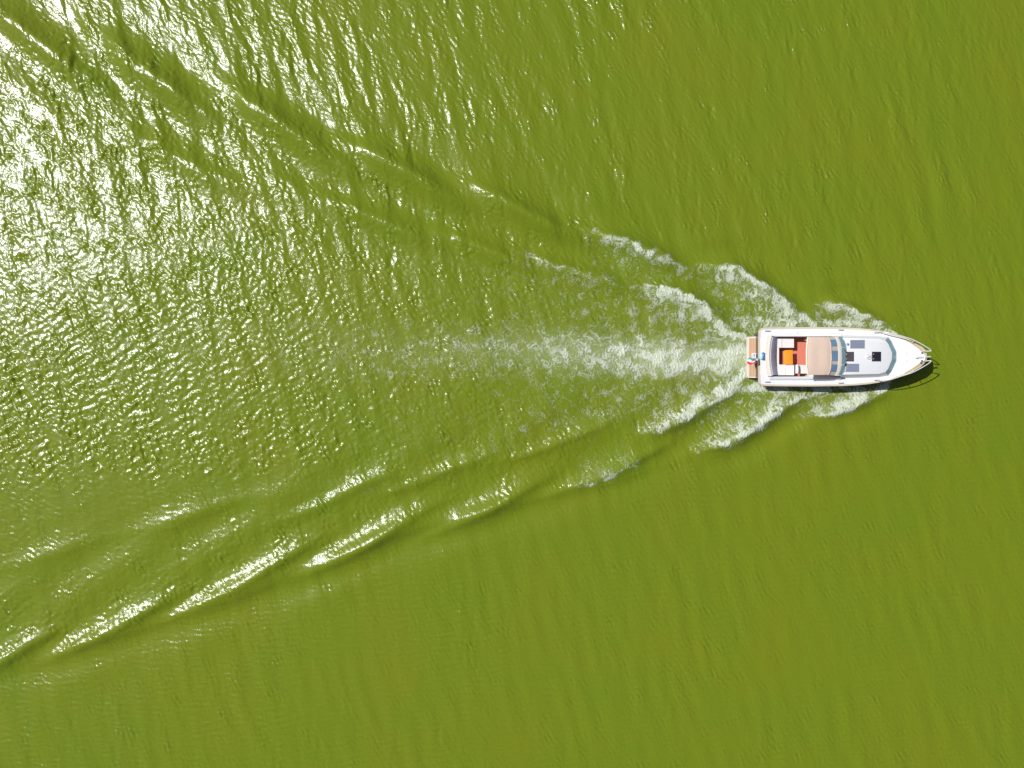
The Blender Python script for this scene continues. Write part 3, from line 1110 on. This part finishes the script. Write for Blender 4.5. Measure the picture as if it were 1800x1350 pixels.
for s in (1, -1):
    bm = tube(rail(s), 0.026, 8)
    pr = link('pulpit_rail', bm, M['steel'], yacht, 60)
    for px, hp, z in ((1585, 35.2, 2.26), (1606, 28.0, 2.365)):
        x, h, zz = gun(px - 3)
        link('stanchion', tube([(x, s * (h - .06), zz), (lx(px, z), s * hp * kz(z), z)], .018, 6), M['steel'], pr)
bm = bmesh.new()
add_tube(bm, [L(1614, 628, 2.00), L(1624, 627.8, 2.02), L(1636, 627, 2.00)], [.045, .05, .04], 8)
add_tube(bm, [L(1621.5, 619.4, 1.98), L(1624.5, 623.5, 2.01), L(1626.5, 627, 2.02)], .035, 8)
add_tube(bm, [L(1621.5, 636.0, 1.98), L(1624.5, 631.8, 2.01), L(1626.5, 628, 2.02)], .035, 8)
link('anchor_roller', bm, M['steel'], yacht, 60)
for px, py in ((1621.0, 620.4), (1621.0, 634.2), (1619.2, 637.6)):
    b = link('bollard', tube([L(px, py, 1.90), L(px, py, 2.00), L(px, py, 2.02)], [.045, .04, .055], 10), M['black'], yacht)


def cleat(px, py, z, ln):
    bm = bmesh.new()
    c = L(px, py, z)
    for d in (-.35, .35):
        add_tube(bm, [c + Vector((d * ln * .5, 0, 0)), c + Vector((d * ln * .5, 0, .05))], .02, 6)
    add_tube(bm, [c + Vector((-ln / 2, 0, .05)), c + Vector((-ln / 4, 0, .065)), c + Vector((ln / 4, 0, .065)), c + Vector((ln / 2, 0, .05))], .026, 6)
    link('cleat', bm, M['grey'], yacht)


for px, py in ((1349, 582), (1349, 671.6), (1478, 580.2), (1478, 673.4), (1541, 585), (1541, 668.4)):
    cleat(px, py, sheer(px) + .01, .30)
for px, py in ((1593, 620.4), (1593, 633.6)):
    link('deck_filler', tube([L(px, py, sheer(px) + .03), L(px, py, sheer(px) + .06)], .06, 10), M['palegrey'], yacht)
for px, py in ((1402.5, 585), (1395, 667.6)):
    link('deck_fitting', tube([L(px, py, sheer(px) + .01), L(px, py, sheer(px) + .04)], .035, 8), M['grey'], yacht)
link('windlass', tube([L(1611, 628, sheer(1611) + .03), L(1611, 628, sheer(1611) + .16), L(1611, 628, sheer(1611) + .20)], [.08, .075, .04], 12), M['white'], yacht, 60)

# ==================================================================== things aboard
def thing(o, label, cat):
    o['label'] = label
    o['category'] = cat
    return o


def top_empty(name, loc, label, cat):
    o = bpy.data.objects.new(name, None)
    o.location = loc
    COL.objects.link(o)
    return thing(o, label, cat)


def world_part(name, bm, mat, root, **kw):
    """geometry given in the yacht's frame, hung under another top-level thing"""
    off = Vector((X0, Y0, 0)) - Vector(root.location)
    bmesh.ops.translate(bm, verts=bm.verts, vec=off)
    return link(name, bm, mat, root, **kw)


# varnished table in the cockpit
ZTAB = 1.03
c = L(1385, 628, ZS)
tab = top_empty('cockpit_table', (X0 + c.x, Y0 + c.y, ZS), 'orange varnished table standing in the open cockpit', 'table')
pts = [(1377.6, 617.5), (1380, 615.6), (1393.4, 615.2), (1394.0, 641), (1379.8, 640.6), (1378, 638)]
world_part('tabletop', prism([(lx(a, ZTAB), ly(b, ZTAB)) for a, b in pts], ZTAB - .035, ZTAB), M['varnish'], tab, bevel=.01)
world_part('pedestal', tube([L(1385, 628, ZS), L(1385, 628, ZTAB - .03)], .045, 10), M['steel'], tab)

# blue and white fender on the stern deck
zf = sheer(1342) + .10
c = L(1340.5, 626, zf)
fen = top_empty('boat_fender', (X0 + c.x, Y0 + c.y, sheer(1342)), 'blue fender, pale aft and darker forward, lying across the stern deck', 'fender')
world_part('cover', tube([L(1341.8, y, zf) for y in (619.2, 619.8, 621.5, 631.0, 632.6, 633.2)], [.03, .07, .098, .098, .07, .03], 12), M['blue'], fen, smooth_angle=70)  # forward half of the fender, in darker blue
M['pale'] = paint('pale_blue_vinyl', (0.42, 0.62, 0.70), 0.35, 0.05, 6)
world_part('body', tube([L(1338.3, y, zf - .01) for y in (620.2, 620.8, 622.3, 630.2, 631.6, 632.2)], [.03, .06, .088, .088, .06, .03], 12), M['pale'], fen, smooth_angle=70)

# ensign on its staff over the platform
c = L(1334, 633.5, zd)
ens = top_empty('ensign', (X0 + c.x, Y0 + c.y, zd), 'red, white and blue-green flag drooping from its staff over the swim platform', 'flag')
s0, s1 = L(1335.5, 634.5, zd - .02), L(1322, 633.0, zd + 1.0)
world_part('flagstaff', tube([s0, s1], [.022, .016], 8), M['capteak'], ens)
fr = random.Random(8)


def cloth_strip(v0, v1):
    rws = []
    for i in range(15):
        u = i / 14
        px = 1331.5 - 18.5 * u
        row = []
        for k in range(4):
            v = v0 + (v1 - v0) * k / 3
            py = 638.6 - 9.5 * v - 1.6 * math.sin(u * 7 + v * 2.5) + 1.2 * u
            z = zd + .42 + .28 * u * (1 - u) * 2 - .30 * v + .05 * math.sin(u * 9 + v * 3)
            row.append(L(px + 1.5 * v, py, z))
        rws.append(row)
    return solidify(grid_bm(rws), .006)


world_part('red_stripe', cloth_strip(0, .34), M['red'], ens, smooth_angle=70)
world_part('white_stripe', cloth_strip(.34, .67), M['white'], ens, smooth_angle=70)
world_part('blue_stripe', cloth_strip(.67, 1.0), M['tealcloth'], ens, smooth_angle=70)
